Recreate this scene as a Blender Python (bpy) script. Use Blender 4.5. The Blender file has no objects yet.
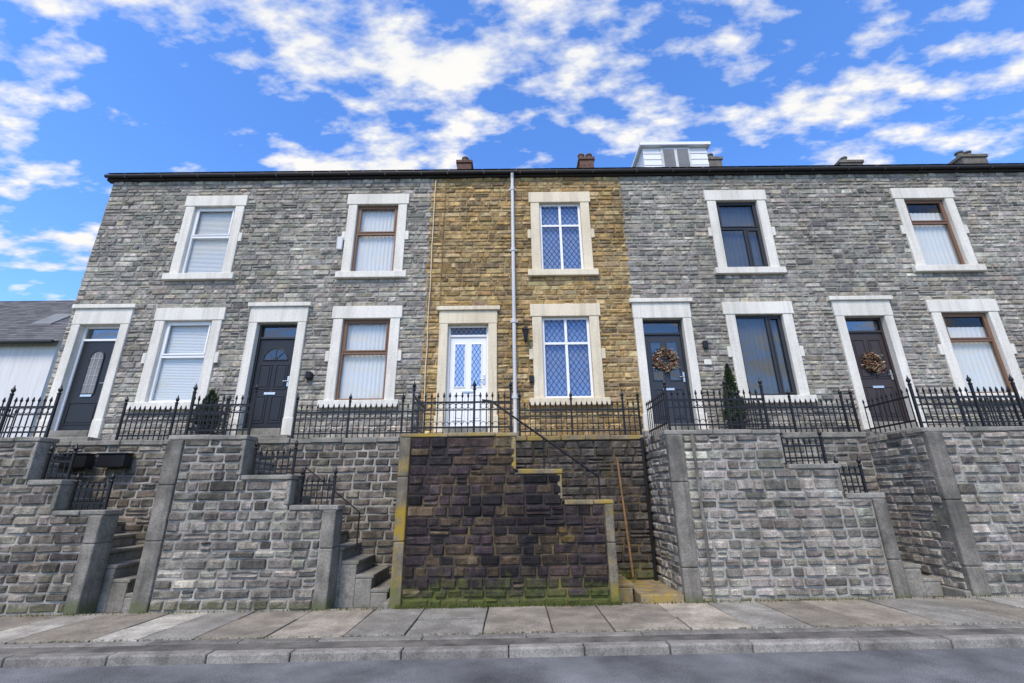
import bpy, math, random
from mathutils import Vector, Matrix
random.seed(7)
R = random.uniform
scene = bpy.context.scene

# ------------------------------------------------------------------ helpers
class MB:
    def __init__(s): s.v=[]; s.f=[]; s.c=[]
    def add(s, vs, fs, col=(1,1,1)):
        o=len(s.v); s.v+= [tuple(p) for p in vs]; s.f+=[tuple(i+o for i in f) for f in fs]; s.c+=[col]*len(vs)
    def box(s,x0,x1,y0,y1,z0,z1,col=(1,1,1),tilt=0.0,jit=0.0):
        vs=[]
        for z in (z0,z1):
            for (x,y) in ((x0,y0),(x1,y0),(x1,y1),(x0,y1)):
                vs.append((x+R(-jit,jit),y+R(-jit,jit),z+tilt*x+R(-jit,jit)*.5))
        s.add(vs,[(3,2,1,0),(4,5,6,7),(0,1,5,4),(1,2,6,5),(2,3,7,6),(3,0,4,7)],col)
    def beam(s,a,b,w,h=None,col=(1,1,1)):
        h=h or w; a=Vector(a); b=Vector(b); d=(b-a).normalized()
        up=Vector((0,0,1)) if abs(d.z)<.9 else Vector((0,1,0))
        sx=d.cross(up).normalized()*w/2; sy=sx.cross(d).normalized()*h/2
        vs=[p+q for p in (a,b) for q in (-sx-sy,sx-sy,sx+sy,-sx+sy)]
        s.add(vs,[(3,2,1,0),(4,5,6,7),(0,1,5,4),(1,2,6,5),(2,3,7,6),(3,0,4,7)],col)
    def tube(s,a,b,r0,r1=None,n=10,col=(1,1,1)):
        r1=r0 if r1 is None else r1; a=Vector(a); b=Vector(b); d=(b-a).normalized()
        up=Vector((0,0,1)) if abs(d.z)<.9 else Vector((0,1,0))
        sx=d.cross(up).normalized(); sy=sx.cross(d).normalized(); vs=[]
        for p,r in ((a,r0),(b,r1)):
            for i in range(n):
                t=2*math.pi*i/n; vs.append(p+(sx*math.cos(t)+sy*math.sin(t))*r)
        fs=[(i,(i+1)%n,n+(i+1)%n,n+i) for i in range(n)]
        fs+=[tuple(range(n))[::-1],tuple(range(n,2*n))]
        s.add(vs,fs,col)
    def lathe(s,c,prof,n=10,col=(1,1,1)):
        vs=[];m=len(prof)
        for (r,z) in prof:
            for i in range(n):
                t=2*math.pi*i/n; vs.append((c[0]+r*math.cos(t),c[1]+r*math.sin(t),c[2]+z))
        fs=[(j*n+i,j*n+(i+1)%n,(j+1)*n+(i+1)%n,(j+1)*n+i) for j in range(m-1) for i in range(n)]
        fs+=[tuple(range(n))[::-1],tuple(range((m-1)*n,m*n))]
        s.add(vs,fs,col)
    def obj(s,name,mat,parent=None,bevel=0,smooth=False):
        me=bpy.data.meshes.new(name); me.from_pydata(s.v,[],s.f); me.update()
        ca=me.color_attributes.new(name="Col",type='FLOAT_COLOR',domain='POINT')
        flat=[]
        for c in s.c: flat+= [c[0],c[1],c[2],1.0]
        ca.data.foreach_set("color",flat)
        me.materials.append(mat)
        if smooth: me.polygons.foreach_set("use_smooth",[True]*len(me.polygons))
        o=bpy.data.objects.new(name,me); scene.collection.objects.link(o)
        if parent: o.parent=parent
        if bevel:
            b=o.modifiers.new("Bevel",'BEVEL'); b.width=bevel; b.segments=2; b.limit_method='ANGLE'
        return o
def empty(name,loc=(0,0,0)):
    e=bpy.data.objects.new(name,None); scene.collection.objects.link(e); e.empty_display_size=.3; return e

# ------------------------------------------------------------------ materials
def newmat(name):
    m=bpy.data.materials.new(name); m.use_nodes=True; nt=m.node_tree
    return m,nt,nt.nodes["Principled BSDF"]
def N(nt,t,**k):
    n=nt.nodes.new(t)
    for a,b in k.items(): setattr(n,a,b)
    return n
def coords(nt):
    g=N(nt,"ShaderNodeNewGeometry"); return g.outputs["Position"]
def noise(nt,vec,scale,detail=3,rough=.6):
    n=N(nt,"ShaderNodeTexNoise"); n.inputs["Scale"].default_value=scale; n.inputs["Detail"].default_value=detail
    n.inputs["Roughness"].default_value=rough; nt.links.new(vec,n.inputs["Vector"]); return n.outputs["Fac"]
def ramp(nt,fac,p0,c0,p1,c1):
    r=N(nt,"ShaderNodeValToRGB"); e=r.color_ramp.elements
    e[0].position=p0; e[0].color=(*c0,1); e[1].position=p1; e[1].color=(*c1,1)
    nt.links.new(fac,r.inputs[0]); return r.outputs[0]
def mix(nt,a,b,fac,mode='MIX'):
    m=N(nt,"ShaderNodeMix",data_type='RGBA',blend_type=mode)
    for s,v in ((m.inputs[0],fac),(m.inputs[6],a),(m.inputs[7],b)):
        if isinstance(v,(int,float)): s.default_value=v
        elif isinstance(v,tuple): s.default_value=(*v,1)
        else: nt.links.new(v,s)
    return m.outputs[2]
def bump(nt,p,h,strength,dist=.01):
    b=N(nt,"ShaderNodeBump"); b.inputs["Strength"].default_value=strength; b.inputs["Distance"].default_value=dist
    nt.links.new(h,b.inputs["Height"]); nt.links.new(b.outputs[0],p.inputs["Normal"])
def surf(name,base=None,rough=.8,var=.35,scale=6,fine=60,bs=.4,bd=.006,stain=None,stain_scale=1.2,lo=.5,hi=.7,moss=None,moss_top=0.5,metallic=0,streak=0,mot=None):
    """base None => uses the vertex colour of each stone/slab"""
    m,nt,p=newmat(name); pos=coords(nt)
    if base is None:
        a=N(nt,"ShaderNodeAttribute",attribute_name="Col"); col=a.outputs["Color"]
    else: col=base
    if var<=.15 and not streak and not bs:
        if isinstance(col,tuple): p.inputs["Base Color"].default_value=(*col,1)
        else: nt.links.new(col,p.inputs["Base Color"])
        p.inputs["Roughness"].default_value=rough; p.inputs["Metallic"].default_value=metallic
        p.inputs["Specular IOR Level"].default_value=.3
        return m
    n2=noise(nt,pos,fine,2,.7)
    if var>.15:
        n1=noise(nt,pos,scale,3)
        col=mix(nt,col,ramp(nt,n1,.3,(1-var,)*3,.7,(1+var*.6,)*3),1.0,'MULTIPLY')
    col=mix(nt,col,ramp(nt,n2,.3,(1-var*.9,)*3,.7,(1+var*.6,)*3),1.0,'MULTIPLY')
    if mot:
        col=mix(nt,col,ramp(nt,noise(nt,pos,.55,3,.65),.35,mot[0],.65,mot[1]),1.0,'MULTIPLY')
    if stain:
        n3=noise(nt,pos,stain_scale,4,.65)
        f=ramp(nt,n3,lo,(0,0,0),hi,(1,1,1)); col=mix(nt,col,stain,f)
    if streak:
        mp=N(nt,"ShaderNodeMapping"); mp.inputs["Scale"].default_value=(5,5,.35); nt.links.new(pos,mp.inputs[0])
        n5=noise(nt,mp.outputs[0],1.6,3,.6); col=mix(nt,col,ramp(nt,n5,.45,(1,1,1),.72,(1-streak,)*3),1.0,'MULTIPLY')
    if moss:
        sx=N(nt,"ShaderNodeSeparateXYZ"); nt.links.new(pos,sx.inputs[0])
        mr=N(nt,"ShaderNodeMapRange"); mr.inputs[1].default_value=0; mr.inputs[2].default_value=moss_top; mr.inputs[3].default_value=.45; mr.inputs[4].default_value=0
        nt.links.new(sx.outputs[2],mr.inputs[0])
        ad=N(nt,"ShaderNodeMath",operation='ADD'); nt.links.new(mr.outputs[0],ad.inputs[0]); nt.links.new(noise(nt,pos,5,4,.75),ad.inputs[1])
        col=mix(nt,col,moss,ramp(nt,ad.outputs[0],.66,(0,0,0),.92,(.85,.85,.85)))
    if isinstance(col,tuple): p.inputs["Base Color"].default_value=(*col,1)
    else: nt.links.new(col,p.inputs["Base Color"])
    p.inputs["Roughness"].default_value=rough; p.inputs["Metallic"].default_value=metallic
    p.inputs["Specular IOR Level"].default_value=.3
    if bs:
        bump(nt,p,noise(nt,pos,fine*.5,3,.75),bs,bd)
    return m

M={}
M['stone']=surf("rock_faced_stone",None,.9,.42,9,55,.9,.016,streak=.2,mot=((.82,.81,.79),(1.14,1.14,1.12)))
M['stone_yel']=surf("rock_faced_sandstone",None,.9,.42,9,55,.9,.016,streak=.3,mot=((.76,.73,.70),(1.12,1.1,1.04)),stain=(.17,.125,.07),stain_scale=2.6,lo=.56,hi=.82)
M['stone_moss']=surf("mossy_stone",None,.85,.55,8,55,.9,.018,stain=(.19,.125,.035),stain_scale=2.1,lo=.60,hi=.80,moss=(.085,.10,.02),moss_top=.55,mot=((.5,.48,.48),(1.3,1.28,1.22)),streak=.4)
M['stone_ret']=surf("weathered_retaining_stone",None,.92,.48,7,55,.9,.018,stain=(.07,.064,.055),stain_scale=1.1,lo=.54,hi=.84,moss=(.12,.12,.06),moss_top=.16,streak=.42,mot=((.74,.72,.70),(1.14,1.14,1.12)))
M['mortar']=surf("grey_mortar",(.30,.285,.25),.95,.35,5,50,.4,mot=((.75,.75,.75),(1.1,1.1,1.1)))
M['mortar_y']=surf("ochre_mortar",(.38,.28,.14),.95,.35,5,50,.4,mot=((.7,.67,.62),(1.1,1.1,1.1)))
M['mortar_r']=surf("retaining_mortar",(.36,.34,.295),.95,.4,3,50,.4,stain=(.11,.10,.088),lo=.48,hi=.70)
M['mortar_m']=surf("mossy_mortar",(.19,.135,.06),.95,.4,3,50,.4,stain=(.04,.033,.03),stain_scale=1.3,lo=.34,hi=.52,moss=(.12,.13,.03),moss_top=.5)
M['trim']=surf("cream_painted_stone",(.74,.70,.61),.75,.14,3,30,.3,.005,streak=.2,mot=((.88,.88,.86),(1.05,1.05,1.05)))
M['trim_y']=surf("cream_painted_sandstone",(.72,.63,.46),.75,.14,3,30,.3,.005,streak=.22,mot=((.88,.86,.82),(1.05,1.05,1.05)))
M['pier']=surf("dressed_stone",(.235,.215,.18),.9,.35,4,40,.6,.01,stain=(.095,.09,.075),lo=.46,hi=.65,moss=(.1,.11,.05),moss_top=.25,streak=.45)
M['pier_y']=surf("lichen_dressed_stone",(.19,.165,.12),.9,.4,4,40,.6,.01,stain=(.30,.20,.03),stain_scale=2.6,lo=.46,hi=.62,moss=(.12,.13,.03),moss_top=.6,streak=.4)
M['coping']=surf("coping_stone",(.29,.27,.23),.9,.35,5,40,.6,.01,stain=(.12,.12,.095),stain_scale=2.5,lo=.48,hi=.65)
M['coping_y']=surf("lichen_coping_stone",(.25,.20,.12),.9,.35,5,40,.6,.01,stain=(.32,.22,.05),stain_scale=3,lo=.46,hi=.62)
M['flag']=surf("flagstone",None,.85,.36,3,40,.5,.006,stain=(.17,.155,.125),stain_scale=2,lo=.50,hi=.75,mot=((.82,.81,.78),(1.12,1.12,1.1)))
M['asphalt']=surf("asphalt",(.165,.167,.168),.88,.5,1.2,100,1.0,.01,mot=((.82,.82,.82),(1.12,1.12,1.12)))
M['asphalt2']=surf("worn_tarmac",(.13,.12,.103),.9,.5,3,90,.9,.008,stain=(.19,.175,.145),stain_scale=2)
M['kerb']=surf("kerb_stone",None,.85,.4,4,60,.5,.006)
M['iron']=surf("black_iron",(.012,.012,.014),.45,.1,20,80,0)
M['blackpl']=surf("black_plastic",(.014,.014,.015),.4,.1,20,80,0)
M['white']=surf("white_upvc",(.80,.80,.79),.35,.03,3,30,0)
M['pipe']=surf("white_painted_pipe",(.62,.62,.61),.5,.12,3,30,0,.001,streak=.25)
M['brown']=surf("brown_upvc",(.19,.105,.062),.45,.12,6,60,0)
M['charcoal']=surf("charcoal_upvc",(.032,.034,.038),.4,.1,6,60,0)
M['door_blk']=surf("black_door_paint",(.022,.022,.024),.35,.1,6,60,0)
M['door_navy']=surf("slate_door_paint",(.035,.04,.050),.38,.1,6,60,0)
M['door_brn']=surf("dark_brown_door_paint",(.045,.034,.032),.4,.15,6,60,0)
M['chrome']=surf("brushed_metal",(.6,.58,.55),.3,.1,20,80,0,metallic=1)
M['slate']=surf("roof_slate",None,.7,.25,8,60,.3,.004)
M['render']=surf("white_render",(.70,.69,.67),.9,.1,2,60,.3,.004,streak=.15)
M['brick']=surf("chimney_brick",(.15,.085,.065),.9,.5,9,40,.6)
M['chimst']=surf("chimney_stone",(.17,.15,.125),.9,.4,5,40,.6)
M['terra']=surf("terracotta",(.19,.115,.085),.85,.35,6,40,.3)
M['lead']=surf("window_lead",(.03,.055,.16),.5,.1,6,60,0)
M['net']=surf("net_curtain",(.78,.775,.74),.95,.1,4,90,0)
M['skyrefl']=surf("painted_sky_reflection",(.33,.50,.84),.95,.12,3,50,0)  # sky reflection painted as an even blue for the leaded panes
M['blind']=surf("roller_blind",(.84,.84,.81),.9,.06,3,50,0)
M['greypane']=surf("painted_grey_pane",(.20,.205,.205),.9,.2,1.5,50,0)  # plain grey for panes; in the charcoal windows it paints the reflection
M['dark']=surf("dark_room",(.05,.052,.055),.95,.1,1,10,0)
M['wood']=surf("weathered_wood",(.25,.14,.06),.8,.3,8,60,.3)
M['earth']=surf("grass_and_earth",(.07,.085,.035),.95,.4,.3,12,.5,.02)
M['leaf']=surf("leaf",None,.7,.1,10,40,0)
M['fascia']=surf("dark_fascia",(.03,.028,.027),.6,.14,5,40,0)

def glassmat(name,refl,tint):
    m,nt,p=newmat(name); nt.nodes.remove(p); out=[n for n in nt.nodes if n.type=='OUTPUT_MATERIAL'][0]
    t=N(nt,"ShaderNodeBsdfTransparent"); t.inputs[0].default_value=(*tint,1)
    g=N(nt,"ShaderNodeBsdfGlossy"); g.inputs["Roughness"].default_value=.02
    pos=coords(nt); b=N(nt,"ShaderNodeBump"); b.inputs["Strength"].default_value=.12; b.inputs["Distance"].default_value=.02
    nt.links.new(noise(nt,pos,1.6,1),b.inputs["Height"]); nt.links.new(b.outputs[0],g.inputs["Normal"])
    lw=N(nt,"ShaderNodeLayerWeight"); lw.inputs[0].default_value=.35
    ad=N(nt,"ShaderNodeMath",operation='MULTIPLY_ADD'); ad.inputs[1].default_value=.35; ad.inputs[2].default_value=refl; nt.links.new(lw.outputs["Fresnel"],ad.inputs[0])
    mx=N(nt,"ShaderNodeMixShader"); nt.links.new(ad.outputs[0],mx.inputs[0]); nt.links.new(t.outputs[0],mx.inputs[1]); nt.links.new(g.outputs[0],mx.inputs[2])
    nt.links.new(mx.outputs[0],out.inputs[0]); return m
M['glass']=glassmat("window_glass",.05,(.97,.98,.97))
M['glass_d']=glassmat("double_glazing",.08,(.74,.76,.76))

# ------------------------------------------------------------------ stone laying
def lay(mb,org,U,Nn,u0,u1,breaks,excl,course,lmin,lmax,pal,prot=(.012,.032),gap=.006,bj=.25,hv=.28,split=.06,rowseed=None,rag=(0,0)):
    org=Vector(org);U=Vector(U);Nn=Vector(Nn);Z=Vector((0,0,1))
    fl=(U.cross(Z)).dot(Nn)>0
    RR_=random.Random(rowseed) if rowseed is not None else random
    def stone(a,b,c,d):
        nx=3 if (b-a)<.24 else 4; nz=3
        base=random.choice(pal); k=1+random.gauss(0,bj*.6); k=max(.5,min(1.6,k)); col=tuple(max(.004,ch*k*R(.96,1.04)) for ch in base)
        pr=R(*prot); tx=R(-.010,.010); tz=R(-.004,.012); vs=[]
        e1=min(.3,.016/(b-a)); zz=min(.3,.016/(d-c))
        for j in range(nz+1):
            fz=[0,zz,1-zz*R(1,2.2),1][j]
            for i in range(nx+1):
                fx=([0,e1,1-e1*R(1,2),1] if nx==3 else [0,e1,R(.38,.62),1-e1*R(1,2),1])[i]
                edge=i in(0,nx) or j in (0,nz)
                dep=-.006 if edge else max(.006,pr+R(-.009,.009)+tx*(fx-.5)*2+tz*(fz-.5)*2)
                jz=R(-.005,.005) if (j in(0,nz) and i not in (0,nx)) else R(-.003,.003)
                vs.append(org+U*(a+(b-a)*fx+(R(-.005,.005)))+Z*(c+(d-c)*fz+jz)+Nn*dep)
        fs=[]
        for j in range(nz):
            for i in range(nx):
                q0=j*(nx+1)+i; f=(q0,q0+1,q0+nx+2,q0+nx+1)
                fs.append(f if fl else f[::-1])
        mb.add(vs,fs,col)
    row=0
    for bi in range(len(breaks)-1):
        H=breaks[bi+1]-breaks[bi]; n=max(1,round(H/course)); hs=[RR_.uniform(1-hv,1+hv) for _ in range(n)]; s=sum(hs); z=breaks[bi]
        for hh in hs:
            row+=1
            h=hh*H/s; z0,z1=z,z+h; z=z1
            ua=u0+rag[0]*(random.Random(round(u0*100)*991+row).uniform(-1,1)); ub=u1+rag[1]*(random.Random(round(u1*100)*991+row).uniform(-1,1))
            free=[(ua,ub)]
            for (a,b,c,d) in excl:
                if c<z1-.002 and d>z0+.002:
                    nf=[]
                    for (p,q) in free:
                        if b<=p or a>=q: nf.append((p,q))
                        else:
                            if a-p>.03: nf.append((p,a))
                            if q-b>.03: nf.append((b,q))
                    free=nf
            for (p,q) in free:
                x=p
                while x<q-.001:
                    l=lmin+(lmax-lmin)*(R(0,1)**1.4)
                    if q-(x+l)<lmin*.7: l=q-x
                    a,b=x+gap*R(.5,1.4),x+l-gap*R(.5,1.4); x+=l
                    if b-a<.01: continue
                    c,d=z0+gap*R(.4,1.3),z1-gap*R(.4,1.3)
                    if random.random()<split and (d-c)>.10:
                        zm=c+(d-c)*R(.4,.6); stone(a,b,c,zm-gap*.7); stone(a,b,zm+gap*.7,d)
                    else: stone(a,b,c,d)

PAL_GREY=[(.39,.36,.30),(.45,.415,.35),(.33,.307,.265),(.41,.375,.31),(.355,.33,.285),(.49,.455,.385),(.40,.36,.29),(.26,.245,.215),(.42,.37,.285)]
PAL_YEL=[(.52,.355,.15),(.47,.31,.125),(.57,.41,.19),(.50,.345,.165),(.40,.265,.115),(.54,.40,.205),(.42,.305,.16),(.29,.205,.115),(.37,.275,.165),(.59,.46,.25)]
PAL_RET=[(.24,.22,.188),(.295,.27,.225),(.185,.17,.148),(.26,.235,.197),(.33,.30,.25),(.20,.178,.15)]
PAL_RETD=[(.20,.178,.145),(.245,.215,.17),(.155,.138,.115),(.22,.19,.15),(.28,.245,.20),(.175,.153,.12)]
PAL_RETL=[(.36,.335,.285),(.41,.38,.325),(.30,.275,.235),(.375,.34,.285),(.45,.415,.355),(.32,.285,.24),(.25,.225,.19)]
PAL_DARK=[(.050,.037,.038),(.036,.028,.029),(.070,.048,.042),(.055,.039,.041),(.09,.063,.045),(.028,.024,.025),(.060,.042,.047),(.125,.09,.055)]
PAL_BACK=[(.10,.09,.078),(.13,.115,.097),(.073,.066,.058),(.16,.14,.113)]

YF=9.5; EAVE=9.04; TERR=2.5
# ------------------------------------------------------------------ windows
def pane_lattice(mb,x0,x1,z0,z1,y,sp=.125,sl=1.5,w=.009):
    for sg in (1,-1):
        k=-60
        while k<60:
            xk=(x0+x1)/2+k*sp; k+=1
            zc=(z0+z1)/2
            xs=sorted([xk+(z0-zc)/(sg*sl), xk+(z1-zc)/(sg*sl)])
            xa=max(x0,xs[0]); xb=min(x1,xs[1])
            if xb-xa<.01: continue
            za=zc+sg*sl*(xa-xk); zb=zc+sg*sl*(xb-xk)
            mb.beam((xa,y+sg*.0012,za),(xb,y+sg*.0012,zb),w,w)
def curtain(name,mat,x0,x1,z0,z1,y,parent,amp=.02,n=60,period=.11):
    mb=MB(); vs=[]
    for i in range(n+1):
        x=x0+(x1-x0)*i/n; u=x-x0; dy=amp*math.sin(2*math.pi*u/period+1.3*math.sin(u*5+x0))
        vs+=[(x,y+dy,z0),(x,y+dy,z1)]
    mb.add(vs,[(2*i,2*i+2,2*i+3,2*i+1) for i in range(n)])
    mb.obj(name,mat,parent,smooth=False)
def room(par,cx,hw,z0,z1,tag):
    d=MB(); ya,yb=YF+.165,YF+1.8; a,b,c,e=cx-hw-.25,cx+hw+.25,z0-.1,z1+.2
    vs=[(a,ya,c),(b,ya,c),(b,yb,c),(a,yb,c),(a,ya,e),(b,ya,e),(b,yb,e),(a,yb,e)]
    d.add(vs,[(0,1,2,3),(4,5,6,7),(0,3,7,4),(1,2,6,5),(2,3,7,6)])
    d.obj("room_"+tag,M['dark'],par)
def window(par,cx,hw,z0,z1,style,trim,tag):
    fr=MB(); gl=MB(); sr=MB()
    y0,y1=YF+.03,YF+.09; t=.055
    jw=.215; lin=.30; sill=.16; py=YF-.055; dy=YF+.16
    sr.box(cx-hw-jw,cx-hw,py,dy,z0,z1); sr.box(cx+hw,cx+hw+jw,py,dy,z0,z1)
    zm=(z0+z1)/2+.05
    for sg in (-1,1):
        xa=cx+sg*(hw+jw+.001); xb=cx+sg*(hw+jw+.085)
        sr.box(min(xa,xb),max(xa,xb),py+.002,dy-.01,zm-.12,zm+.12)
    sr.box(cx-hw-jw-.04,cx+hw+jw+.04,py-.012,dy,z1+.001,z1+lin)
    sr.box(cx-hw-jw-.10,cx+hw+jw+.10,py-.05,dy,z0-sill,z0-.001)
    sr.obj("surround_"+tag,trim,par,bevel=.012)
    def mem(xa,xb,za,zb,d=0): fr.box(xa,xb,y0+d,y1+d,za,zb)
    X0,X1=cx-hw+.002,cx+hw-.002
    mem(X0,X1,z0+.001,z0+t); mem(X0,X1,z1-t,z1-.001); mem(X0,X0+t,z0+t,z1-t); mem(X1-t,X1,z0+t,z1-t)
    panes=[]; a,b=X0+t,X1-t; c,d=z0+t,z1-t; yg=YF+.06; yc=YF+.115
    def sash(xa,xb,za,zb,s=.035):
        fr.box(xa+.002,xb-.002,y0-.015,y0+.025,za+.002,za+s); fr.box(xa+.002,xb-.002,y0-.015,y0+.025,zb-s,zb-.002)
        fr.box(xa+.002,xa+s,y0-.015,y0+.025,za+s,zb-s); fr.box(xb-s,xb-.002,y0-.015,y0+.025,za+s,zb-s)
    mat=M['white']; gm=M['glass']
    if style=='white':
        zt=c+(d-c)*.56; mem(a,b,zt-.03,zt+.03); sash(a,b,zt+.03,d)
        sl=MB(); z=z0+.04
        while z<z1-.05: sl.add([(cx-hw,yc-.004,z),(cx+hw,yc-.004,z),(cx+hw,yc+.008,z+.036),(cx-hw,yc+.008,z+.036)],[(0,1,2,3)]); z+=.035
        sl.obj("venetian_blind_"+tag,M['blind'],par)
    elif style=='brown':
        mat=M['brown']; zt=c+(d-c)*.58; mem(a,b,zt-.03,zt+.03); sash(a,b,zt+.03,d)
        curtain("net_curtain_"+tag,M['net'],cx-hw,cx+hw,z0+.02,z1-.02,yc+.018,par,.009,90,.10)
    elif style=='brown2':
        mat=M['brown']; zt=c+(d-c)*.66; mem(a,b,zt-.03,zt+.03); sash(a,b,zt+.03,d)
        curtain("net_curtain_"+tag,M['net'],cx-hw,cx+hw,z0+.02,c+(d-c)*.86,yc+.018,par,.008,90,.12)
    elif style=='lead':
        zt=c+(d-c)*.68; mem(a,b,zt-.028,zt+.028); mem(cx-.03,cx+.03,c,zt-.03); mem(cx-.03,cx+.03,zt+.03,d)
        for p_ in ((a,cx-.03,c,zt-.03),(cx+.03,b,c,zt-.03),(a,cx-.03,zt+.03,d),(cx+.03,b,zt+.03,d)): panes.append(p_)
        L=MB()
        for p in panes: pane_lattice(L,p[0],p[1],p[2],p[3],yg-.008,.115,1.45,.013)
        L.obj("leading_"+tag,M['lead'],par)
        curtain("sky_tinted_backing_"+tag,M['skyrefl'],cx-hw,cx+hw,z0+.02,z1-.02,yc+.01,par,.005)  # sheet behind the leading, coloured with the sky's reflection
    elif style=='dark_a':
        mat=M['charcoal']; gm=M['glass_d']; zt=c+(d-c)*.60; mem(a,b,zt-.028,zt+.028); xm=cx+.12; mem(xm-.03,xm+.03,c,zt-.028); sash(xm+.03,b,c,zt-.03); sash(a,b,zt+.03,d)
        curtain("painted_reflection_"+tag,M['greypane'],cx-hw,cx+hw,z0+.02,z1-.02,yc+.03,par,.01)  # backing added so the panes show a painted grey reflection
    elif style=='dark_b':
        mat=M['charcoal']; gm=M['glass_d']; xm=cx+.2; mem(xm-.03,xm+.03,c,d); sash(xm+.03,b,c,d)
        curtain("painted_reflection_"+tag,M['greypane'],cx-hw,cx+hw,z0+.02,z1-.02,yc+.03,par,.012)  # grey backing added here too, in place of reflection on the glass
    fr.obj("window_frame_"+tag,mat,par,bevel=.006)
    gl.add([(X0+.01,yg,z0+.01),(X1-.01,yg,z0+.01),(X1-.01,yg,z1-.01),(X0+.01,yg,z1-.01)],[(0,1,2,3)])
    gl.obj("glass_"+tag,gm,par)
    room(par,cx,hw,z0,z1,tag)

def wreath(par,cx,y,cz,r=.24):
    mb=MB()
    for i in range(620):
        t=R(0,2*math.pi); rr=r*.72+random.gauss(0,.05); p=Vector((cx+rr*math.cos(t),y-.04-abs(random.gauss(0,.022)),cz+rr*math.sin(t)))
        a=Vector((R(-1,1),R(-1,.2),R(-1,1))).normalized(); b=a.orthogonal().normalized(); s=R(.02,.045)
        col=random.choice([(.16,.09,.04),(.28,.17,.09),(.42,.3,.18),(.10,.06,.03),(.06,.07,.03),(.5,.4,.28),(.25,.06,.04)])
        mb.add([p-a*s,p+b*s*.45,p+a*s,p-b*s*.45],[(0,1,2,3)],col)
    for i in range(24):
        t0=2*math.pi*i/24;t1=2*math.pi*(i+1)/24
        mb.tube((cx+r*.72*math.cos(t0),y-.03,cz+r*.72*math.sin(t0)),(cx+r*.72*math.cos(t1),y-.03,cz+r*.72*math.sin(t1)),.028,None,6,(.09,.055,.03))
    mb.obj("door_wreath_leaves",M['leaf'],par)

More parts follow.
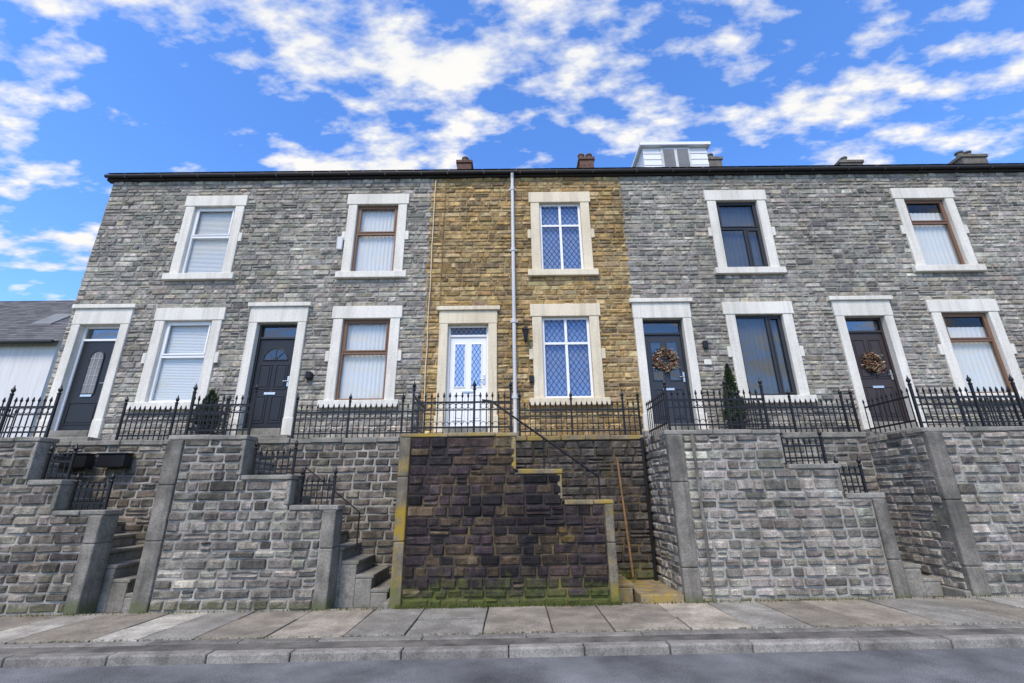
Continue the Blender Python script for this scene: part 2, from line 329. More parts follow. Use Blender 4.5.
# ------------------------------------------------------------------ doors
def door(par,cx,ztop,style,trim,sur_top):
    hw=.45; zf=2.84; y0=YF+.10
    sr=MB(); jw=.19; py=YF-.06
    for sg in (-1,1):
        xs=sorted((cx+sg*hw,cx+sg*(hw+jw)))
        sr.box(xs[0],xs[1],py,YF+.24,zf,ztop)
        xs=sorted((cx+sg*(hw+.001),cx+sg*(hw+jw+.025)))
        sr.box(xs[0],xs[1],py-.02,YF+.23,TERR,zf+.22)
    sr.box(cx-hw-jw-.01,cx+hw+jw+.01,py-.005,YF+.24,ztop+.001,sur_top-.10)
    sr.box(cx-hw-jw-.07,cx+hw+jw+.07,py-.05,YF+.1,sur_top-.099,sur_top)
    sr.obj("door_surround",trim,par,bevel=.012)
    st=MB(); st.box(cx-hw+.002,cx+hw-.002,YF-.1,YF+.30,TERR+.16,zf-.002); st.box(cx-hw-.3,cx+hw+.3,YF-.38,YF-.062,TERR,TERR+.17); st.obj("doorstep",M['coping'],par,bevel=.015)
    zt=zf+2.0
    fm={'blk':M['white'],'blk2':M['charcoal'],'white':M['white'],'navy':M['charcoal'],'brn':M['door_brn']}[style]
    dm={'blk':M['door_blk'],'blk2':M['door_blk'],'white':M['white'],'navy':M['door_navy'],'brn':M['door_brn']}[style]
    f=MB(); t=.05
    f.box(cx-hw+.001,cx-hw+t,y0-.02,y0+.06,zf,ztop-.001); f.box(cx+hw-t,cx+hw-.001,y0-.02,y0+.06,zf,ztop-.001)
    f.box(cx-hw+t,cx+hw-t,y0-.02,y0+.06,ztop-t,ztop-.001); f.box(cx-hw+t,cx+hw-t,y0-.02,y0+.06,zt,zt+t)
    f.obj("door_frame",fm,par,bevel=.006)
    g=MB(); g.box(cx-hw+t,cx+hw-t,y0+.02,y0+.03,zt+t,ztop-t); g.obj("transom_glass",M['glass_d'],par)
    L,Rr=cx-hw+t+.004,cx+hw-t-.004
    d=MB(); d.box(L,Rr,y0+.01,y0+.05,zf+.01,zt-.004)
    yd=y0+.01
    def rim(a,b,c,e,w=.022,h=.014):
        d.box(a,b,yd-h,yd+.001,c,c+w); d.box(a,b,yd-h,yd+.001,e-w,e); d.box(a,a+w,yd-h,yd+.001,c+w,e-w); d.box(b-w,b,yd-h,yd+.001,c+w,e-w)
    def raised(a,b,c,e): rim(a,b,c,e); d.box(a+.05,b-.05,yd-.012,yd+.001,c+.05,e-.05)
    gg=MB()
    if style=='blk2':
        for (a,b) in ((L+.08,cx-.04),(cx+.04,Rr-.08)):
            raised(a,b,zf+.14,zf+.72); raised(a,b,zf+.86,zf+1.42)
        seg=10; rr=.27; zc=zf+1.52
        gg.add([(cx,yd-.004,zc)]+[(cx+rr*math.cos(math.pi*i/seg),yd-.004,zc+rr*math.sin(math.pi*i/seg)) for i in range(seg+1)],[(0,i+1,i+2) for i in range(seg)])
        for i in range(seg):
            a0,a1=math.pi*i/seg,math.pi*(i+1)/seg
            d.beam((cx+rr*math.cos(a0),yd-.006,zc+rr*math.sin(a0)),(cx+rr*math.cos(a1),yd-.006,zc+rr*math.sin(a1)),.022)
        d.beam((cx-rr,yd-.006,zc),(cx+rr,yd-.006,zc),.022)
        for a0 in (.25,.5,.75): d.beam((cx,yd-.006,zc),(cx+rr*math.cos(math.pi*a0),yd-.006,zc+rr*math.sin(math.pi*a0)),.014)
    elif style=='blk':
        raised(L+.08,Rr-.08,zf+.14,zf+.62); LT=MB()
        rx=.15; zb_,zs_=zf+.80,zf+1.62; n=10
        pts=[(cx-rx,zb_),(cx+rx,zb_)]+[(cx+rx*math.cos(math.pi*i/n),zs_+rx*1.1*math.sin(math.pi*i/n)) for i in range(n+1)]
        gg.add([(p[0],yd-.004,p[1]) for p in pts],[tuple(range(len(pts)))])
        for i in range(len(pts)):
            p,q=pts[i],pts[(i+1)%len(pts)]; 
            if abs(p[0]-q[0])+abs(p[1]-q[1])>.001: d.beam((p[0],yd-.006,p[1]),(q[0],yd-.006,q[1]),.026)
        for k in (-.35,.35): LT.beam((cx+k*rx,yd-.008,zb_+.01),(cx+k*rx,yd-.008,zs_+.1),.007)
        for z in (zf+1.0,zf+1.2,zf+1.4,zf+1.6): LT.beam((cx-rx,yd-.0085,z),(cx+rx,yd-.0085,z),.007)
        LT.obj("door_leading",M['pipe'],par)
    elif style=='white':
        LT=MB()
        for (a,b) in ((L+.09,cx-.055),(cx+.055,Rr-.09)):
            rim(a,b,zf+.85,zf+1.85); gg.box(a+.02,b-.02,yd-.005,yd-.003,zf+.87,zf+1.83); pane_lattice(LT,a+.02,b-.02,zf+.87,zf+1.83,yd-.009,.09,1.7,.007)
            raised(a,b,zf+.14,zf+.70)
        LT.obj("door_leading",M['lead'],par)
        tl=MB(); pane_lattice(tl,cx-hw+t,cx+hw-t,zt+t,ztop-t,y0+.012,.11,1.2,.010); tl.obj("transom_leading",M['lead'],par)
    elif style=='navy':
        for (a,b) in ((L+.09,cx-.05),(cx+.05,Rr-.09)):
            rim(a,b,zf+.95,zf+1.85); gg.box(a+.02,b-.02,yd-.005,yd-.003,zf+.97,zf+1.83); raised(a,b,zf+.14,zf+.78)
    else:
        for (a,b) in ((L+.08,cx-.04),(cx+.04,Rr-.08)):
            raised(a,b,zf+.14,zf+.78); raised(a,b,zf+.95,zf+1.85)
    d.obj("door_leaf",dm,par,bevel=.004)
    if gg.v: gg.obj("door_glass",{'white':M['skyrefl'],'blk':M['greypane']}.get(style,M['glass_d']),par)
    h=MB(); h.box(cx-.12,cx+.12,yd-.02,yd-.001,zf+.74,zf+.79); h.box(Rr-.06,Rr-.02,yd-.02,yd-.001,zf+.92,zf+1.14); h.tube((Rr-.04,yd-.05,zf+1.03),(Rr-.14,yd-.05,zf+1.03),.010); h.tube((Rr-.04,yd-.05,zf+1.03),(Rr-.04,yd-.01,zf+1.03),.010)
    h.obj("door_furniture",M['chrome'],par,bevel=.003)
    if style in('navy','brn'): wreath(par,cx,yd-.01,zf+1.42 if style=='navy' else zf+1.30,.27 if style=='navy' else .21)
    r=MB(); a,b,c,e=cx-hw,cx+hw,zf,ztop
    r.add([(a,y0+.3,c),(b,y0+.3,c),(b,y0+.3,e),(a,y0+.3,e)],[(0,1,2,3)]); r.obj("hall",M['greypane'] if style!='white' else M['skyrefl'],par)

# ------------------------------------------------------------------ houses
RIDGE_Y=YF+4.0; TAN=math.tan(math.radians(29)); BACK=YF+8.0
def rz(y): return EAVE+.12+(y-(YF-.16))*TAN
houses=[
 (-9.95,-6.2,-9.17,'blk',-7.22,'white','white',0),
 (-6.2,-1.95,-5.22,'blk2',-3.24,'brown','brown',0),
 (-1.95,2.74,-.97,'white',1.2,'lead','lead',1),
 (2.74,7.1,3.36,'navy',5.52,'dark_a','dark_b',0),
 (7.1,11.55,7.86,'brn',10.12,'brown2','brown2',0),
 (11.55,16.1,12.4,'blk2',14.6,'white','white',0)]
def chimney(par,x,y,w,ztop,mat,pots,pm):
    c=MB(); c.box(x-w/2,x+w/2,y-.28,y+.28,rz(y)-.8,ztop-.12); c.box(x-w/2-.04,x+w/2+.04,y-.32,y+.32,ztop-.119,ztop)
    c.obj("chimney_stack",mat,par,bevel=.015)
    p=MB()
    for i in range(pots):
        px=x+(i-(pots-1)/2)*.28
        p.lathe((px,y,ztop),[(.12,0),(.105,.12),(.095,.24),(.125,.27),(.125,.31),(.09,.31)],12)
    if pots: p.obj("chimney_pots",pm,par)
for (x0,x1,dx,ds,wx,su,sd,yel) in houses:
    e=empty("stone_terraced_house")
    trim=M['trim_y'] if yel else M['trim']
    ops=[(dx-.45,dx+.45,TERR,5.20 if not yel else 5.12),(wx-.53,wx+.53,3.41,5.27),(wx-.5,wx+.5,6.42,8.27)]
    xs=sorted({x0,x1,*[o[0]-.01 for o in ops],*[o[1]+.01 for o in ops]}); zs=sorted({TERR-.2,EAVE,*[o[2]-.005 for o in ops],*[o[3]+.005 for o in ops]})
    w=MB()
    for i in range(len(xs)-1):
        for j in range(len(zs)-1):
            mx,mz=(xs[i]+xs[i+1])/2,(zs[j]+zs[j+1])/2
            if any(o[0]-.01<mx<o[1]+.01 and o[2]-.005<mz<o[3]+.005 for o in ops): continue
            w.add([(xs[i],YF,zs[j]),(xs[i+1],YF,zs[j]),(xs[i+1],YF,zs[j+1]),(xs[i],YF,zs[j+1])],[(0,1,2,3)])
    w.add([(x0,BACK,0),(x1,BACK,0),(x1,BACK,EAVE),(x0,BACK,EAVE)],[(3,2,1,0)])
    if x0<-9: w.add([(x0,YF,1),(x0,BACK,1),(x0,BACK,EAVE),(x0,RIDGE_Y,rz(RIDGE_Y)-.1),(x0,YF,EAVE)],[(0,1,2,3,4)])
    if x1>16: w.add([(x1,YF,1),(x1,BACK,1),(x1,BACK,EAVE),(x1,RIDGE_Y,rz(RIDGE_Y)-.1),(x1,YF,EAVE)],[(0,1,2,3,4)])
    w.obj("mortar_bed",M['mortar_y'] if yel else M['mortar'],e)
    s=MB(); ex=[(o[0]-.04,o[1]+.04,o[2]-.02,o[3]+.03) for o in ops]
    def rg(x): return 0 if (x<-9 or x>16) else (.05 if x in(-1.95,2.74) else .16)
    lay(s,(0,YF,0),(1,0,0),(0,-1,0),x0,x1,[TERR-.1,EAVE],ex,.112,.12,.46,PAL_YEL if yel else PAL_GREY,prot=(.010,.028),bj=.27,rowseed=11,rag=(rg(x0),rg(x1)))
    if x0<-9: lay(s,(x0,0,0),(0,1,0),(-1,0,0),YF,BACK,[TERR-.3,EAVE],[],.14,.2,.5,PAL_GREY)
    s.obj("stone_facing",M['stone_yel'] if yel else M['stone'],e)
    window(e,wx,.5,6.42,8.26,su,trim,"upper"); window(e,wx,.53,3.41,5.26,sd,trim,"lower")
    door(e,dx,5.19 if not yel else 5.11,ds,trim,5.66 if not yel else 5.52)
    r=MB(); xr0=x0-(.12 if x0<-9 else 0)
    for sidei in (0,1):
        rows=22
        for k in range(rows):
            ya=YF-.16+(RIDGE_Y-YF+.16)*k/rows; yb=YF-.16+(RIDGE_Y-YF+.16)*(k+1)/rows+.05
            xx=xr0
            while xx<x1-.001:
                xe=min(x1,xx+.42); g=R(.045,.08); za,zb=rz(ya)+.03,rz(yb)+.01
                A,B=(ya,yb) if sidei==0 else (2*RIDGE_Y-ya,2*RIDGE_Y-yb)
                r.add([(xx,A,za),(xe-.006,A,za),(xe-.006,B,zb),(xx,B,zb)],[(0,1,2,3)] if sidei==0 else [(3,2,1,0)],(g,g*1.02,g*1.1)); xx=xe
    r.obj("slate_roof",M['slate'],e)
    u=MB()
    u.add([(xr0,YF-.16,rz(YF-.16)-.02),(x1,YF-.16,rz(YF-.16)-.02),(x1,RIDGE_Y,rz(RIDGE_Y)-.03),(xr0,RIDGE_Y,rz(RIDGE_Y)-.03)],[(0,1,2,3)])
    u.box(xr0,x1,YF-.08,YF+.05,EAVE-.01,EAVE+.10)
    u.obj("fascia",M['fascia'],e)
    gt=MB(); gt.tube((xr0,YF-.14,EAVE+.07),(x1-.001,YF-.14,EAVE+.07),.045,None,10)
    k=x0+.4
    while k<x1: gt.box(k-.012,k+.012,YF-.18,YF-.08,EAVE+.0,EAVE+.10); k+=.9
    gt.obj("gutter",M['fascia'],e)
    rd=MB(); rd.tube((xr0,RIDGE_Y,rz(RIDGE_Y)+.02),(x1,RIDGE_Y,rz(RIDGE_Y)+.02),.1); rd.obj("ridge_tiles",M['chimst'],e)
    if x0==-1.95: chimney(e,-1.62,RIDGE_Y,.5,12.78,M['brick'],1,M['terra'])
    if x0==2.74: chimney(e,2.72,RIDGE_Y,.5,12.86,M['brick'],2,M['terra'])
    if x0==7.1: chimney(e,7.25,RIDGE_Y,.5,12.80,M['chimst'],1,M['chimst'])
    if x0==11.55: chimney(e,12.05,RIDGE_Y,.8,12.60,M['chimst'],1,M['chimst']); chimney(e,15.95,RIDGE_Y-.4,.85,12.45,M['chimst'],2,M['chimst'])
    if x0==2.74:
        cxd=4.78; yd=10.75; zb=9.6; zt=11.02
        D=MB(); D.box(cxd-.92,cxd+.92,yd,yd+3,zb,zt)
        for k in range(9): D.box(cxd-.925,cxd+.925,yd-.012-.012*(k%2),yd-.0005,zb+.5+k*.1,zb+.592+k*.1)
        D.box(cxd-1.02,cxd+1.02,yd-.14,yd+3.05,zt+.001,zt+.10)
        D.obj("dormer",M['white'],e,bevel=.006)
        F=MB(); F.box(cxd-.42,cxd+.42,yd-.06,yd-.026,zt-.76,zt-.04); F.obj("dormer_window_frame",M['pipe'],e,bevel=.006)
        G=MB()
        for (a,b) in ((cxd-.36,cxd-.04),(cxd+.04,cxd+.36)): G.box(a,b,yd-.066,yd-.061,zt-.70,zt-.10)
        G.obj("dormer_glass",M['greypane'],e)
    if yel:
        P=MB(); px=.05
        P.tube((px,YF-.09,TERR),(px,YF-.09,EAVE-.1),.040,None,14); P.tube((px,YF-.09,EAVE-.1),(px,YF-.14,EAVE+.03),.040,None,14)
        for z in (3.4,5.1,6.9,8.6): P.tube((px,YF-.09,z),(px,YF-.09,z+.09),.053,None,14); P.box(px-.08,px+.08,YF-.06,YF-.02,z+.02,z+.07)
        P.obj("downpipe",M['pipe'],e)
        C=MB()
        z=2.6; xp=-1.86
        while z<8.95: xn=-1.86+R(-.012,.012); C.tube((xp,YF-.05,z),(xn,YF-.05,min(8.95,z+.5)),.012,None,6); xp=xn; z+=.5
        C.obj("wall_cable",M['trim_y'],e)
        C=MB(); z=5.6; xp=-1.62
        while z<8.9: xn=-1.62+R(-.02,.02); C.tube((xp,YF-.05,z),(xn,YF-.05,min(8.9,z+.5)),.008,None,6); xp=xn; z+=.5
        C.obj("old_wall_cable",M['wood'],e)
        W=MB(); lx,lz=.30,4.78
        W.box(lx-.03,lx+.03,YF-.06,YF-.02,lz-.1,lz+.12); W.beam((lx,YF-.05,lz+.1),(lx,YF-.2,lz+.16),.02)
        W.lathe((lx,YF-.2,lz-.12),[(.035,0),(.07,.22),(.09,.23),(.03,.3),(.01,.34)],6); W.obj("wall_lantern",M['iron'],e)
        B=MB(); B.box(.36,.46,YF-.1,YF-.03,3.75,3.9); B.obj("meter_box",M['blackpl'],e,bevel=.01)
    if ds=='blk2' and x0<0:
        V=MB(); V.box(-4.12,-3.98,YF-.09,YF-.03,7.0,7.35); V.obj("alarm_box",M['pipe'],e,bevel=.02)
        V=MB(); V.lathe((-4.35,YF-.05,3.95),[(.02,-.1),(.08,-.05),(.08,.05),(.02,.1)],12); V.obj("wall_ornament",M['iron'],e)
    if ds=='navy':
        W=MB(); lx,lz=4.22,4.55
        W.box(lx-.05,lx+.05,YF-.1,YF-.03,lz-.09,lz+.09); W.obj("wall_lantern",M['blackpl'],e,bevel=.015)
        W=MB(); W.box(4.14,4.30,YF-.06,YF-.03,4.1,4.22); W.obj("house_number_plaque",M['trim'],e,bevel=.01)

# ------------------------------------------------------------------ retaining walls
YW=7.3; YI=7.58; YB=8.5; TOP=2.36
SL=.008
secs=[
 (-9.45,-7.5,-6.95,-6.18,-5.42,'stone_ret','mortar_r',PAL_RETD,'pier','coping'),
 (-5.42,-4.22,-3.42,-2.68,-1.76,'stone_ret','mortar_r',PAL_RET,'pier','coping'),
 (-1.76,.03,.73,1.47,2.42,'stone_moss','mortar_m',PAL_DARK,'pier_y','coping_y'),
 (2.42,4.2,5.0,5.58,6.5,'stone_ret','mortar_r',PAL_RETL,'pier','coping'),
 (6.5,8.4,9.15,9.9,10.85,'stone_ret','mortar_r',PAL_RETL,'pier','coping')]
for (L,S1,S2,RR,NX,sm,mm,pal,pm,cm) in secs:
    e=empty("stone_retaining_wall"); dz=.010*(L+RR)/2; dark=pal is PAL_DARK
    l0,l1,l2=TOP,1.78+dz,1.34+dz
    s=MB(); m=MB(); pw=.24 if not dark else .15; pr_=.18 if not dark else .11
    m.box(L,S1,YW,YI,-.4,l0); m.box(S1+.0005,S2,YW+.0005,YI,-.4,l1); m.box(S2+.0005,RR,YW+.001,YI,-.4,l2)
    lay(s,(0,YW,0),(1,0,0),(0,-1,0),L+pw,RR-pr_,[-.15,l2,l1,l0],[(S1,99,l1,9),(S2,99,l2,9)],.130,.17,.42,pal,prot=(.012,.038),gap=.008 if dark else .010,split=.05,bj=.38,hv=.18)
    m.box(L+.0005,L+.35,YI,YB-.001,-.4,TERR-.06)
    lay(s,(L,0,0),(0,1,0),(-1,0,0),YW+.02,YB,[-.15,TERR-.06],[],.13,.18,.4,pal,prot=(.012,.032),hv=.15,gap=.009)
    m.obj("mortar_bed",M[mm],e); s.obj("stone_facing",M[sm],e)
    b=MB(); bm=MB(); bm.box(L+.35,NX+.0,YB,YB+.25,-.4,TERR-.08)
    lay(b,(0,YB,0),(1,0,0),(0,-1,0),L+.36,NX-.01,[-.15,TERR-.08],[],.135,.18,.45,PAL_BACK if dark else (PAL_RETD if pal is not PAL_RETL else PAL_RET),prot=(.012,.032),hv=.15,gap=.009)
    bm.obj("back_wall_mortar",M[mm],e); b.obj("back_wall_facing",M[sm],e)
    c=MB()
    def cop(xa,xb,z,ya=YW-.03,yb=YI+.03,t=.07):
        x=xa
        while x<xb-.01:
            xe=x+R(.35,.8)
            if xb-xe<.25: xe=xb
            c.box(x+.003,xe-.003,ya+R(-.012,.012),yb,z+R(-.005,.005),z+t+R(-.012,.010),jit=.007); x=xe
    cop(L-.03,S1+.03,l0); cop(S1+.035,S2+.03,l1); cop(S2+.035,RR+.04,l2)
    cop(L+.05,NX-.03,TERR-.078,YB-.04,YB+.24,.09)
    c.box(S1-.06,S1+.012,YW-.02,YI+.01,l1+.08,l0-.005,jit=.003); c.box(S2-.06,S2+.012,YW-.02,YI+.01,l2+.08,l1-.005,jit=.003)
    c.obj("coping_stones",M[cm],e,bevel=.014)
    p=MB()
    def pier(xa,xb,ya,yb,ztop):
        z=-.4; 
        while z<ztop-.02:
            ze=z+R(.7,1.3)
            if ztop-ze<.3: ze=ztop
            p.box(xa,xb,ya,yb,z,ze-.003,jit=.004); z=ze
    pier(L-.015,L+pw,YW-.05,YI-.02,l0-.003); pier(RR-pr_,RR+.02,YW-.045,YI+.01,l2-.003)
    p.obj("end_pier",M[pm],e,bevel=.02)
    st=MB(); x0=NX-(.14 if not dark else .66); n=13; g=SL*NX; rise=(TERR-.02-g)/n; go=.245
    for i in range(n):
        xe=x0-i*go; xa=max(L+.352,x0-(i+1)*go) if i<n-1 else L+.352
        if xe<=L+.36: break
        zt=g+rise*(i+1)
        st.box(xa,xe,YI+.032,YB-.002,g-.4,zt-.055); st.box(xa-.0,xe+.025,YI+.031,YB-.003,zt-.054,zt,jit=.004)
    st.box(x0+.03,NX-.02,YW-.02,YB-.004,-.3,g+.10 if dark else g+.07,jit=.002)
    st.obj("stone_steps",M['coping_y' if dark else 'coping'],e,bevel=.014)
for (a,b,pal) in ((-22,-9.47,PAL_RETD),(10.85,22,PAL_RETL)):
    e=empty("stone_retaining_wall"); m=MB(); m.box(a,b,YW,YB+.2,-.5,TOP); m.obj("mortar_bed",M['mortar_r'],e)
    s=MB(); lay(s,(0,YW,0),(1,0,0),(0,-1,0),a,b,[-.15,TOP],[],.135,.2,.46,pal,prot=(.02,.045)); s.obj("stone_facing",M['stone_ret'],e)
    c=MB(); x=a
    while x<b-.05:
        xe=min(b,x+R(.5,.8)); c.box(x+.003,xe-.003,YW-.035,YI+.03,TOP,TOP+.08,jit=.004); x=xe
    c.obj("coping_stones",M['coping'],e,bevel=.012)
t=MB(); t.box(-22,22,YB+.252,YF+.001,1.9,TERR-.0); t.obj("terrace_paving",M['coping'])

# ------------------------------------------------------------------ railings
def railing(a,b,z,y,h=.66,sp=.10,ornate=True,name="iron_railing"):
    mb=MB(); n=max(2,int(round((b-a)/sp))); sp=(b-a)/n
    mb.beam((a,y,z+h*.80),(b,y,z+h*.80),.012,.03); mb.beam((a,y,z+.10),(b,y,z+.10),.012,.028)
    if ornate: mb.beam((a,y,z+h*.60),(b,y,z+h*.60),.010,.02)
    for i in range(n+1):
        x=a+(b-a)*i/n; post=(i%10==0) or i==n
        if post:
            hh=h*1.12; mb.box(x-.017,x+.017,y-.017,y+.017,z-.01,z+hh)
            mb.lathe((x,y,z+hh),[(.026,0),(.03,.02),(.014,.04),(.032,.07),(.032,.09),(.012,.13),(.003,.17)],8)
        else:
            dx=R(-.004,.004)
            mb.beam((x,y,z),(x+dx,y,z+h*.92),.014)
            mb.lathe((x+dx,y,z+h*.92),[(.009,0),(.022,.028),(.005,.09)],6)
            if ornate:
                for k in range(8):
                    t0,t1=2*math.pi*k/8,2*math.pi*(k+1)/8; rr=h*.075
                    if i<n: mb.beam((x+sp/2+rr*math.cos(t0),y,z+h*.70+rr*math.sin(t0)),(x+sp/2+rr*math.cos(t1),y,z+h*.70+rr*math.sin(t1)),.009)
                for k in range(4):
                    t0,t1=math.pi*k/4,math.pi*(k+1)/4; rr=sp/2
                    mb.beam((x+sp/2-rr*math.cos(t0),y,z+.12+rr*1.5*math.sin(t0)),(x+sp/2-rr*math.cos(t1),y,z+.12+rr*1.5*math.sin(t1)),.008)
    mb.obj(name,M['iron'])
def railing_y(x,ya,yb,z,h=.66,sp=.115):
    mb=MB(); n=max(2,int(round((yb-ya)/sp)))
    mb.beam((x,ya,z+h*.8),(x,yb,z+h*.8),.012,.03); mb.beam((x,ya,z+.1),(x,yb,z+.1),.012,.03)
    for i in range(n+1):
        y=ya+(yb-ya)*i/n; mb.beam((x,y,z),(x,y,z+h*.92),.013); mb.lathe((x,y,z+h*.92),[(.009,0),(.02,.025),(.005,.08)],6)
    mb.obj("iron_railing",M['iron'])
zc=TOP+.07
for (L,S1,S2,RR,NX,sm,mm,pal,pm,cm) in secs:
    dz=.010*(L+RR)/2
    railing(L+.12,S1-.06,zc,YW+.14,.64)
    railing(S1+.1,NX-.03,TERR+.01,YB+.1,.62)
    if pal is not PAL_DARK:
        railing(S1+.10,S2-.06,1.85+dz,YW+.14,.36,.09,False)
        railing(S2+.10,RR-.12,1.41+dz,YW+.14,.36,.09,False)
    railing_y(L+.10,YW+.2,YB,TERR-.03,.62)
    if pal is PAL_DARK:
        h=MB(); y=YI+.07; xt,zt,xb,zb=S1-.4,3.0,RR-.1,1.75
        h.tube((xt,y,zt),(xb,y,zb),.016,None,8); h.tube((xt,y,zt),(xt,y,zt-.7),.014,None,8); h.tube((xb,y,zb),(xb,y,zb-.55),.014,None,8); h.tube((xt,y,zt),(xt-.15,y,zt+.02),.016,None,8)
        h.tube(((xt+xb)/2,y,(zt+zb)/2),((xt+xb)/2,y,(zt+zb)/2-.8),.012,None,8)
        h.obj("stair_handrail",M['iron'])
    elif pal is PAL_RET:
        h=MB(); y=YI+.07; h.tube((RR-.7,y,1.95),(RR+.25,y,1.25),.012,None,8); h.tube((RR+.25,y,1.25),(RR+.25,y,.7),.012,None,8); h.tube((RR-.7,y,1.95),(RR-.7,y,1.4),.012,None,8); h.obj("stair_handrail",M['iron'])
railing(-16,-9.6,zc,YW+.14,.64); railing(11,17,zc,YW+.14,.64)

# ------------------------------------------------------------------ plants and odds
def topiary(x,y,z,h,r,name):
    e=empty(name); p=MB(); p.lathe((x,y,z),[(.12,0),(.17,.26),(.185,.27),(.185,.31),(.15,.31)],14); p.obj("pot",M['blackpl'],e)
    tr=MB(); tr.tube((x,y,z+.28),(x+.01,y,z+h*.9),.022,.008,8,(.07,.05,.03)); 
    for i in range(26):
        zz=z+.4+(h-.5)*i/26; a=R(0,6.28); rr=r*(1-(i/26))*.8; tr.tube((x,y,zz),(x+rr*math.cos(a),y+rr*math.sin(a),zz+.08),.007,.003,5,(.07,.05,.03))
    tr.obj("stem",M['leaf'],e)
    l=MB()
    for i in range(3400):
        f=R(0,1)**1.25; zz=z+.34+(h-.34)*f; a=R(0,6.28)
        lim=r*(1-f)**.75*(min(1,f*8+.5))*(1+.13*math.sin(a*3+zz*9)+.10*math.sin(a*7-zz*17)); rr=lim*math.sqrt(R(.25,1))*R(.92,1.08)
        p0=Vector((x+rr*math.cos(a),y+rr*math.sin(a),zz)); d=Vector((math.cos(a)+R(-.6,.6),math.sin(a)+R(-.6,.6),R(.2,1.6))).normalized(); q=d.orthogonal().normalized(); q.rotate(Matrix.Rotation(R(0,6.28),3,d)); s=R(.018,.04)
        k=R(.5,1.5)*(.6+.6*rr/max(lim,.01)); col=(.036*k,.055*k,.020*k)
        l.add([p0-d*s,p0+q*s*.4,p0+d*s,p0-q*s*.4],[(0,1,2,3)],col)
    l.obj("foliage",M['leaf'],e)
topiary(4.42,9.05,TERR,1.5,.24,"topiary_shrub"); topiary(-6.05,9.0,TERR,1.05,.27,"topiary_shrub")
for x in (-7.8,-7.12):
    e=MB(); e.box(x-.24,x+.24,YB-.24,YB-.045,2.02,2.24); e.box(x-.26,x+.26,YB-.26,YB-.04,2.241,2.27); e.obj("planter_box",M['blackpl'],bevel=.015)
e=MB(); e.tube((1.92,8.2,.2),(1.86,8.40,2.1),.02,.018,8); e.obj("wooden_pole",M['wood'])
e=MB(); e.tube((2.34,8.40,.1),(2.34,8.40,2.45),.03,None,10); e.obj("drain_pipe",M['blackpl'])
e=MB(); e.tube((2.80,YW-.075,-.05),(2.80,YW-.075,2.38),.024,None,10); e.obj("drain_pipe",M['pier'])

# ------------------------------------------------------------------ ground, pavement, road
def sheet(name,x0,x1,y0,y1,z,mat,tilt=0.0,nx=8,ny=4):
    mb=MB(); vs=[(x0+(x1-x0)*i/nx,y0+(y1-y0)*j/ny,z+tilt*(x0+(x1-x0)*i/nx)) for j in range(ny+1) for i in range(nx+1)]
    mb.add(vs,[(j*(nx+1)+i,j*(nx+1)+i+1,(j+1)*(nx+1)+i+1,(j+1)*(nx+1)+i) for j in range(ny) for i in range(nx)]); return mb.obj(name,mat)
sheet("ground",-600,600,-600,600,-1.0,M['earth'])
sheet("road",-60,60,-2.2,5.40,-.085,M['asphalt'],SL)
pb=MB(); pb.box(-60,60,5.43,YW+.3,-1,-.045,tilt=SL); pb.obj("pavement_bed",M['asphalt2'])
k=MB(); x=-30
while x<30:
    xe=x+R(.75,1.2); g=R(.74,1.1); k.box(x+.005,xe-.005,5.39+R(-.006,.006),5.53,-.5,R(-.006,.006),(.27*g,.25*g,.215*g),tilt=SL,jit=.002); x=xe
k.obj("kerb",M['kerb'],bevel=.018)
sheet("tarmac_strip",-30,30,5.535,5.80,-.018,M['asphalt2'],SL,60,1)
ir=MB()
x=-30
while x<30:
    xe=x+R(.8,1.6); g=R(.75,1.15); ir.box(x+.004,xe-.004,5.80,5.93,-.3,R(-.010,-.003),(.21*g,.195*g,.165*g),tilt=SL); x=xe
ir.obj("pavement_edging",M['kerb'],bevel=.01)
f=MB(); x=-30
while x<30:
    xe=x+R(.5,.95); g=R(.72,1.2); c=(.33*g,.29*g,.23*g) if random.random()<.6 else (.27*g,.255*g,.22*g)
    if random.random()<.10: c=(.46,.43,.365)
    if random.random()<.45:
        ym=R(6.4,6.85); g2=R(.75,1.12); f.box(x+.009,xe-.009,5.945,ym-.009,-.3,R(-.006,.006),c,tilt=SL,jit=.005); f.box(x+.009,xe-.009,ym+.009,YW+.02,-.3,R(-.006,.006),tuple(v*g2 for v in c),tilt=SL,jit=.005)
    else: f.box(x+.009,xe-.009,5.945,YW+.02,-.3,R(-.007,.007),c,tilt=SL,jit=.005)
    x=xe
f.obj("pavement",M['flag'],bevel=.008)
o=MB(); o.box(-60,60,-4.2,-2.2,-.6,0,tilt=SL); o.obj("opposite_pavement",M['asphalt2'])
tb=MB(); tb.add([(-22,YB+.2,2.3),(22,YB+.2,2.3),(22,300,6),(-22,300,6),(-34,YB+.2,-1),(34,YB+.2,-1),(60,300,-1),(-60,300,-1)],[(0,1,2,3),(4,0,3,7),(1,5,6,2)])
tb.obj("hillside",M['earth'])
g=MB()
for i in range(1500):
    x=random.choice([R(-1.7,1.5)]*3+[R(-9,9)]*2); y=YW-.06-abs(random.gauss(0,.03)); z=SL*x; hgt=R(.02,.07); a=R(-.03,.03)
    c=(R(.05,.11),R(.07,.12),.02); g.add([(x-.006,y,z),(x+.006,y,z),(x+a,y-R(0,.03),z+hgt)],[(0,1,2)],c)
for i in range(600):
    x=R(-9,9); y=5.94+random.gauss(0,.010); c=(R(.07,.12),R(.075,.11),.035); z=SL*x; s=R(.006,.014)
    g.add([(x-s,y-s*.6,z+.004),(x+s,y-s*.5,z+.004),(x+R(-s,s),y+s*.7,z+.010)],[(0,1,2)],c)
g.obj("weeds",M['leaf'])

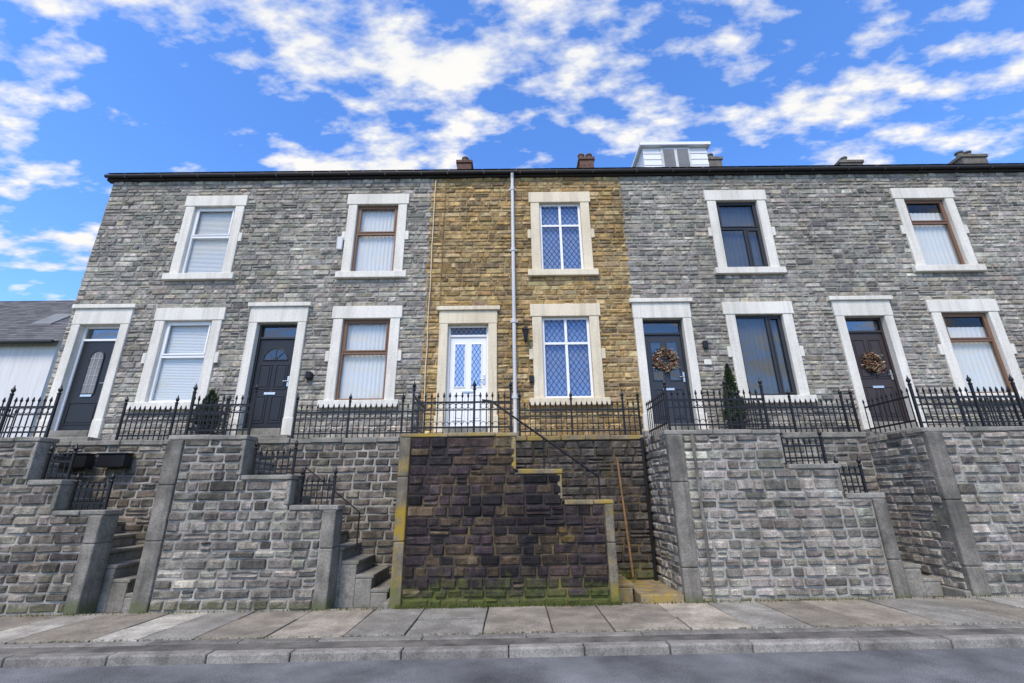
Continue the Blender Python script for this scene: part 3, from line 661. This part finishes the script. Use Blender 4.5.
# ------------------------------------------------------------------ neighbouring white house on the left
e=empty("white_rendered_house"); b=MB(); X0,X1,Y0,Y1,EZ,RZ=-30,-16.9,16,22.5,7.1,10.2
b.box(X0,X1,Y0,Y1,1,EZ); ym=(Y0+Y1)/2
b.add([(X1,Y0,EZ),(X1,Y1,EZ),(X1,ym,RZ-.05)],[(0,1,2)]); b.obj("walls",M['render'],e)
r=MB(); rows=26
for sd_ in (0,1):
    for kk in range(rows):
        fa,fb=kk/rows,(kk+1)/rows+.006; xx=X0-.2+(kk%2)*.17
        while xx<X1+.2:
            xe=xx+.35; gg=R(.09,.17)
            ya=(Y0-.25)+(ym-Y0+.25)*fa; yb=(Y0-.25)+(ym-Y0+.25)*fb
            za=EZ-.1+(RZ-EZ+.1)*fa+.05; zb=EZ-.1+(RZ-EZ+.1)*fb+.03
            if sd_: ya,yb=2*ym-ya,2*ym-yb
            r.add([(xx,ya,za),(xe-.002,ya,za),(xe-.002,yb,zb),(xx,yb,zb)],[(0,1,2,3)] if not sd_ else [(3,2,1,0)],(gg,gg*.97,gg*.93)); xx=xe
r.obj("slate_roof",M['slate'],e)
u=MB(); u.add([(X0-.2,Y0-.25,EZ-.1),(X1+.2,Y0-.25,EZ-.1),(X1+.2,ym,RZ),(X0-.2,ym,RZ),(X0-.2,Y1+.25,EZ-.1),(X1+.2,Y1+.25,EZ-.1)],[(0,1,2,3),(3,2,5,4)]); u.obj("roof_underlay",M['fascia'],e)
w=MB()
tn=(RZ-EZ+.1)/(ym-Y0+.25)
for sx_ in (-18.9,):
    ya,yb=Y0+1.0,Y0+1.8; za=EZ-.1+tn*(ya-Y0+.25)+.10; zb2=EZ-.1+tn*(yb-Y0+.25)+.10
    w.add([(sx_-.4,ya,za),(sx_+.4,ya,za),(sx_+.4,yb,zb2),(sx_-.4,yb,zb2),(sx_-.4,ya,za-.1),(sx_+.4,ya,za-.1),(sx_+.4,yb,zb2-.1),(sx_-.4,yb,zb2-.1)],[(0,1,2,3),(4,5,1,0),(5,6,2,1),(7,4,0,3),(6,7,3,2)])
w.obj("skylight",M['greypane'],e)
w=MB(); w.tube((X0,Y0-.3,EZ-.1),(X1+.1,Y0-.3,EZ-.1),.07); w.obj("gutter",M['fascia'],e)
w=MB(); w.box(-21,-19.8,Y0-.03,Y0+.05,4.6,6); w.obj("window",M['glass_d'],e); w=MB(); w.box(-21.08,-19.72,Y0-.02,Y0+.04,4.52,6.08); w.obj("window_frame",M['charcoal'],e)
e=empty("distant_house"); b=MB(); b.box(-52,-40,34,42,1,9); b.obj("walls",M['chimst'],e)
b=MB(); b.add([(-52.3,33.7,9),(-39.7,33.7,9),(-39.7,38,12.5),(-52.3,38,12.5),(-52.3,42.3,9),(-39.7,42.3,9)],[(0,1,2,3),(3,2,5,4),(1,5,2),(0,3,4)],(.07,.07,.075)); b.obj("roof",M['slate'],e)

# ------------------------------------------------------------------ sky and sun
SUN_EL=math.radians(54); AZ=math.radians(200)
w=bpy.data.worlds.new("World"); scene.world=w; w.use_nodes=True; nt=w.node_tree; bg=nt.nodes["Background"]
sky=N(nt,"ShaderNodeTexSky",sky_type='NISHITA'); sky.sun_disc=False; sky.sun_elevation=SUN_EL; sky.sun_rotation=AZ; sky.air_density=1.0; sky.dust_density=.3; sky.ozone_density=2.5
tc=N(nt,"ShaderNodeTexCoord"); sp=N(nt,"ShaderNodeSeparateXYZ"); nt.links.new(tc.outputs["Generated"],sp.inputs[0])
mx=N(nt,"ShaderNodeMath",operation='MAXIMUM'); mx.inputs[1].default_value=.04; nt.links.new(sp.outputs[2],mx.inputs[0])
ad=N(nt,"ShaderNodeMath",operation='ADD'); ad.inputs[1].default_value=.15; nt.links.new(mx.outputs[0],ad.inputs[0])
dv=[]
for i in (0,1):
    d=N(nt,"ShaderNodeMath",operation='DIVIDE'); nt.links.new(sp.outputs[i],d.inputs[0]); nt.links.new(ad.outputs[0],d.inputs[1]); dv.append(d.outputs[0])
cb=N(nt,"ShaderNodeCombineXYZ"); nt.links.new(dv[0],cb.inputs[0]); nt.links.new(dv[1],cb.inputs[1]); cb.inputs[2].default_value=5.3
mp=N(nt,"ShaderNodeMapping"); mp.inputs["Rotation"].default_value=(0,0,.45); mp.inputs["Scale"].default_value=(.85,1.5,1); nt.links.new(cb.outputs[0],mp.inputs[0])
A=noise(nt,mp.outputs[0],1.9,1,.5); B=noise(nt,mp.outputs[0],9.5,6,.55)
m1=N(nt,"ShaderNodeMath",operation='MULTIPLY'); m1.inputs[1].default_value=.42; nt.links.new(A,m1.inputs[0])
m2=N(nt,"ShaderNodeMath",operation='MULTIPLY_ADD'); m2.inputs[1].default_value=.58; nt.links.new(B,m2.inputs[0]); nt.links.new(m1.outputs[0],m2.inputs[2])
mask=ramp(nt,m2.outputs[0],.485,(0,0,0),.60,(1,1,1))
hs=N(nt,"ShaderNodeHueSaturation"); hs.inputs["Saturation"].default_value=1.18; hs.inputs["Value"].default_value=2.9; nt.links.new(sky.outputs[0],hs.inputs["Color"])
skc=mix(nt,hs.outputs[0],(.86,.95,1.18),1.0,'MULTIPLY')
cl=ramp(nt,B,.42,(7.8,8.2,9.0),.64,(9.9,9.8,9.6))
nt.links.new(mix(nt,skc,cl,mask),bg.inputs[0]); bg.inputs[1].default_value=.1
sl=bpy.data.lights.new("sun",'SUN'); sl.energy=3.7; sl.angle=math.radians(22); sl.color=(1,.89,.74)
so=bpy.data.objects.new("sun",sl); scene.collection.objects.link(so)
dirv=Vector((math.sin(AZ)*math.cos(SUN_EL),math.cos(AZ)*math.cos(SUN_EL),math.sin(SUN_EL)))
so.rotation_euler=dirv.to_track_quat('Z','Y').to_euler(); so.location=(-5,-10,20)

# ------------------------------------------------------------------ camera
cam=bpy.data.cameras.new("camera"); cam.lens=16; cam.sensor_width=36; cam.clip_end=2000; cam.clip_start=.05
co=bpy.data.objects.new("camera",cam); scene.collection.objects.link(co); scene.camera=co
rot=Matrix.Rotation(math.radians(108.8),4,'X')@Matrix.Rotation(math.radians(-.63),4,'Z')
co.matrix_world=Matrix.Translation((0,0,1.46))@rot
scene.view_settings.view_transform='Standard'; scene.view_settings.look='None'; scene.view_settings.exposure=0
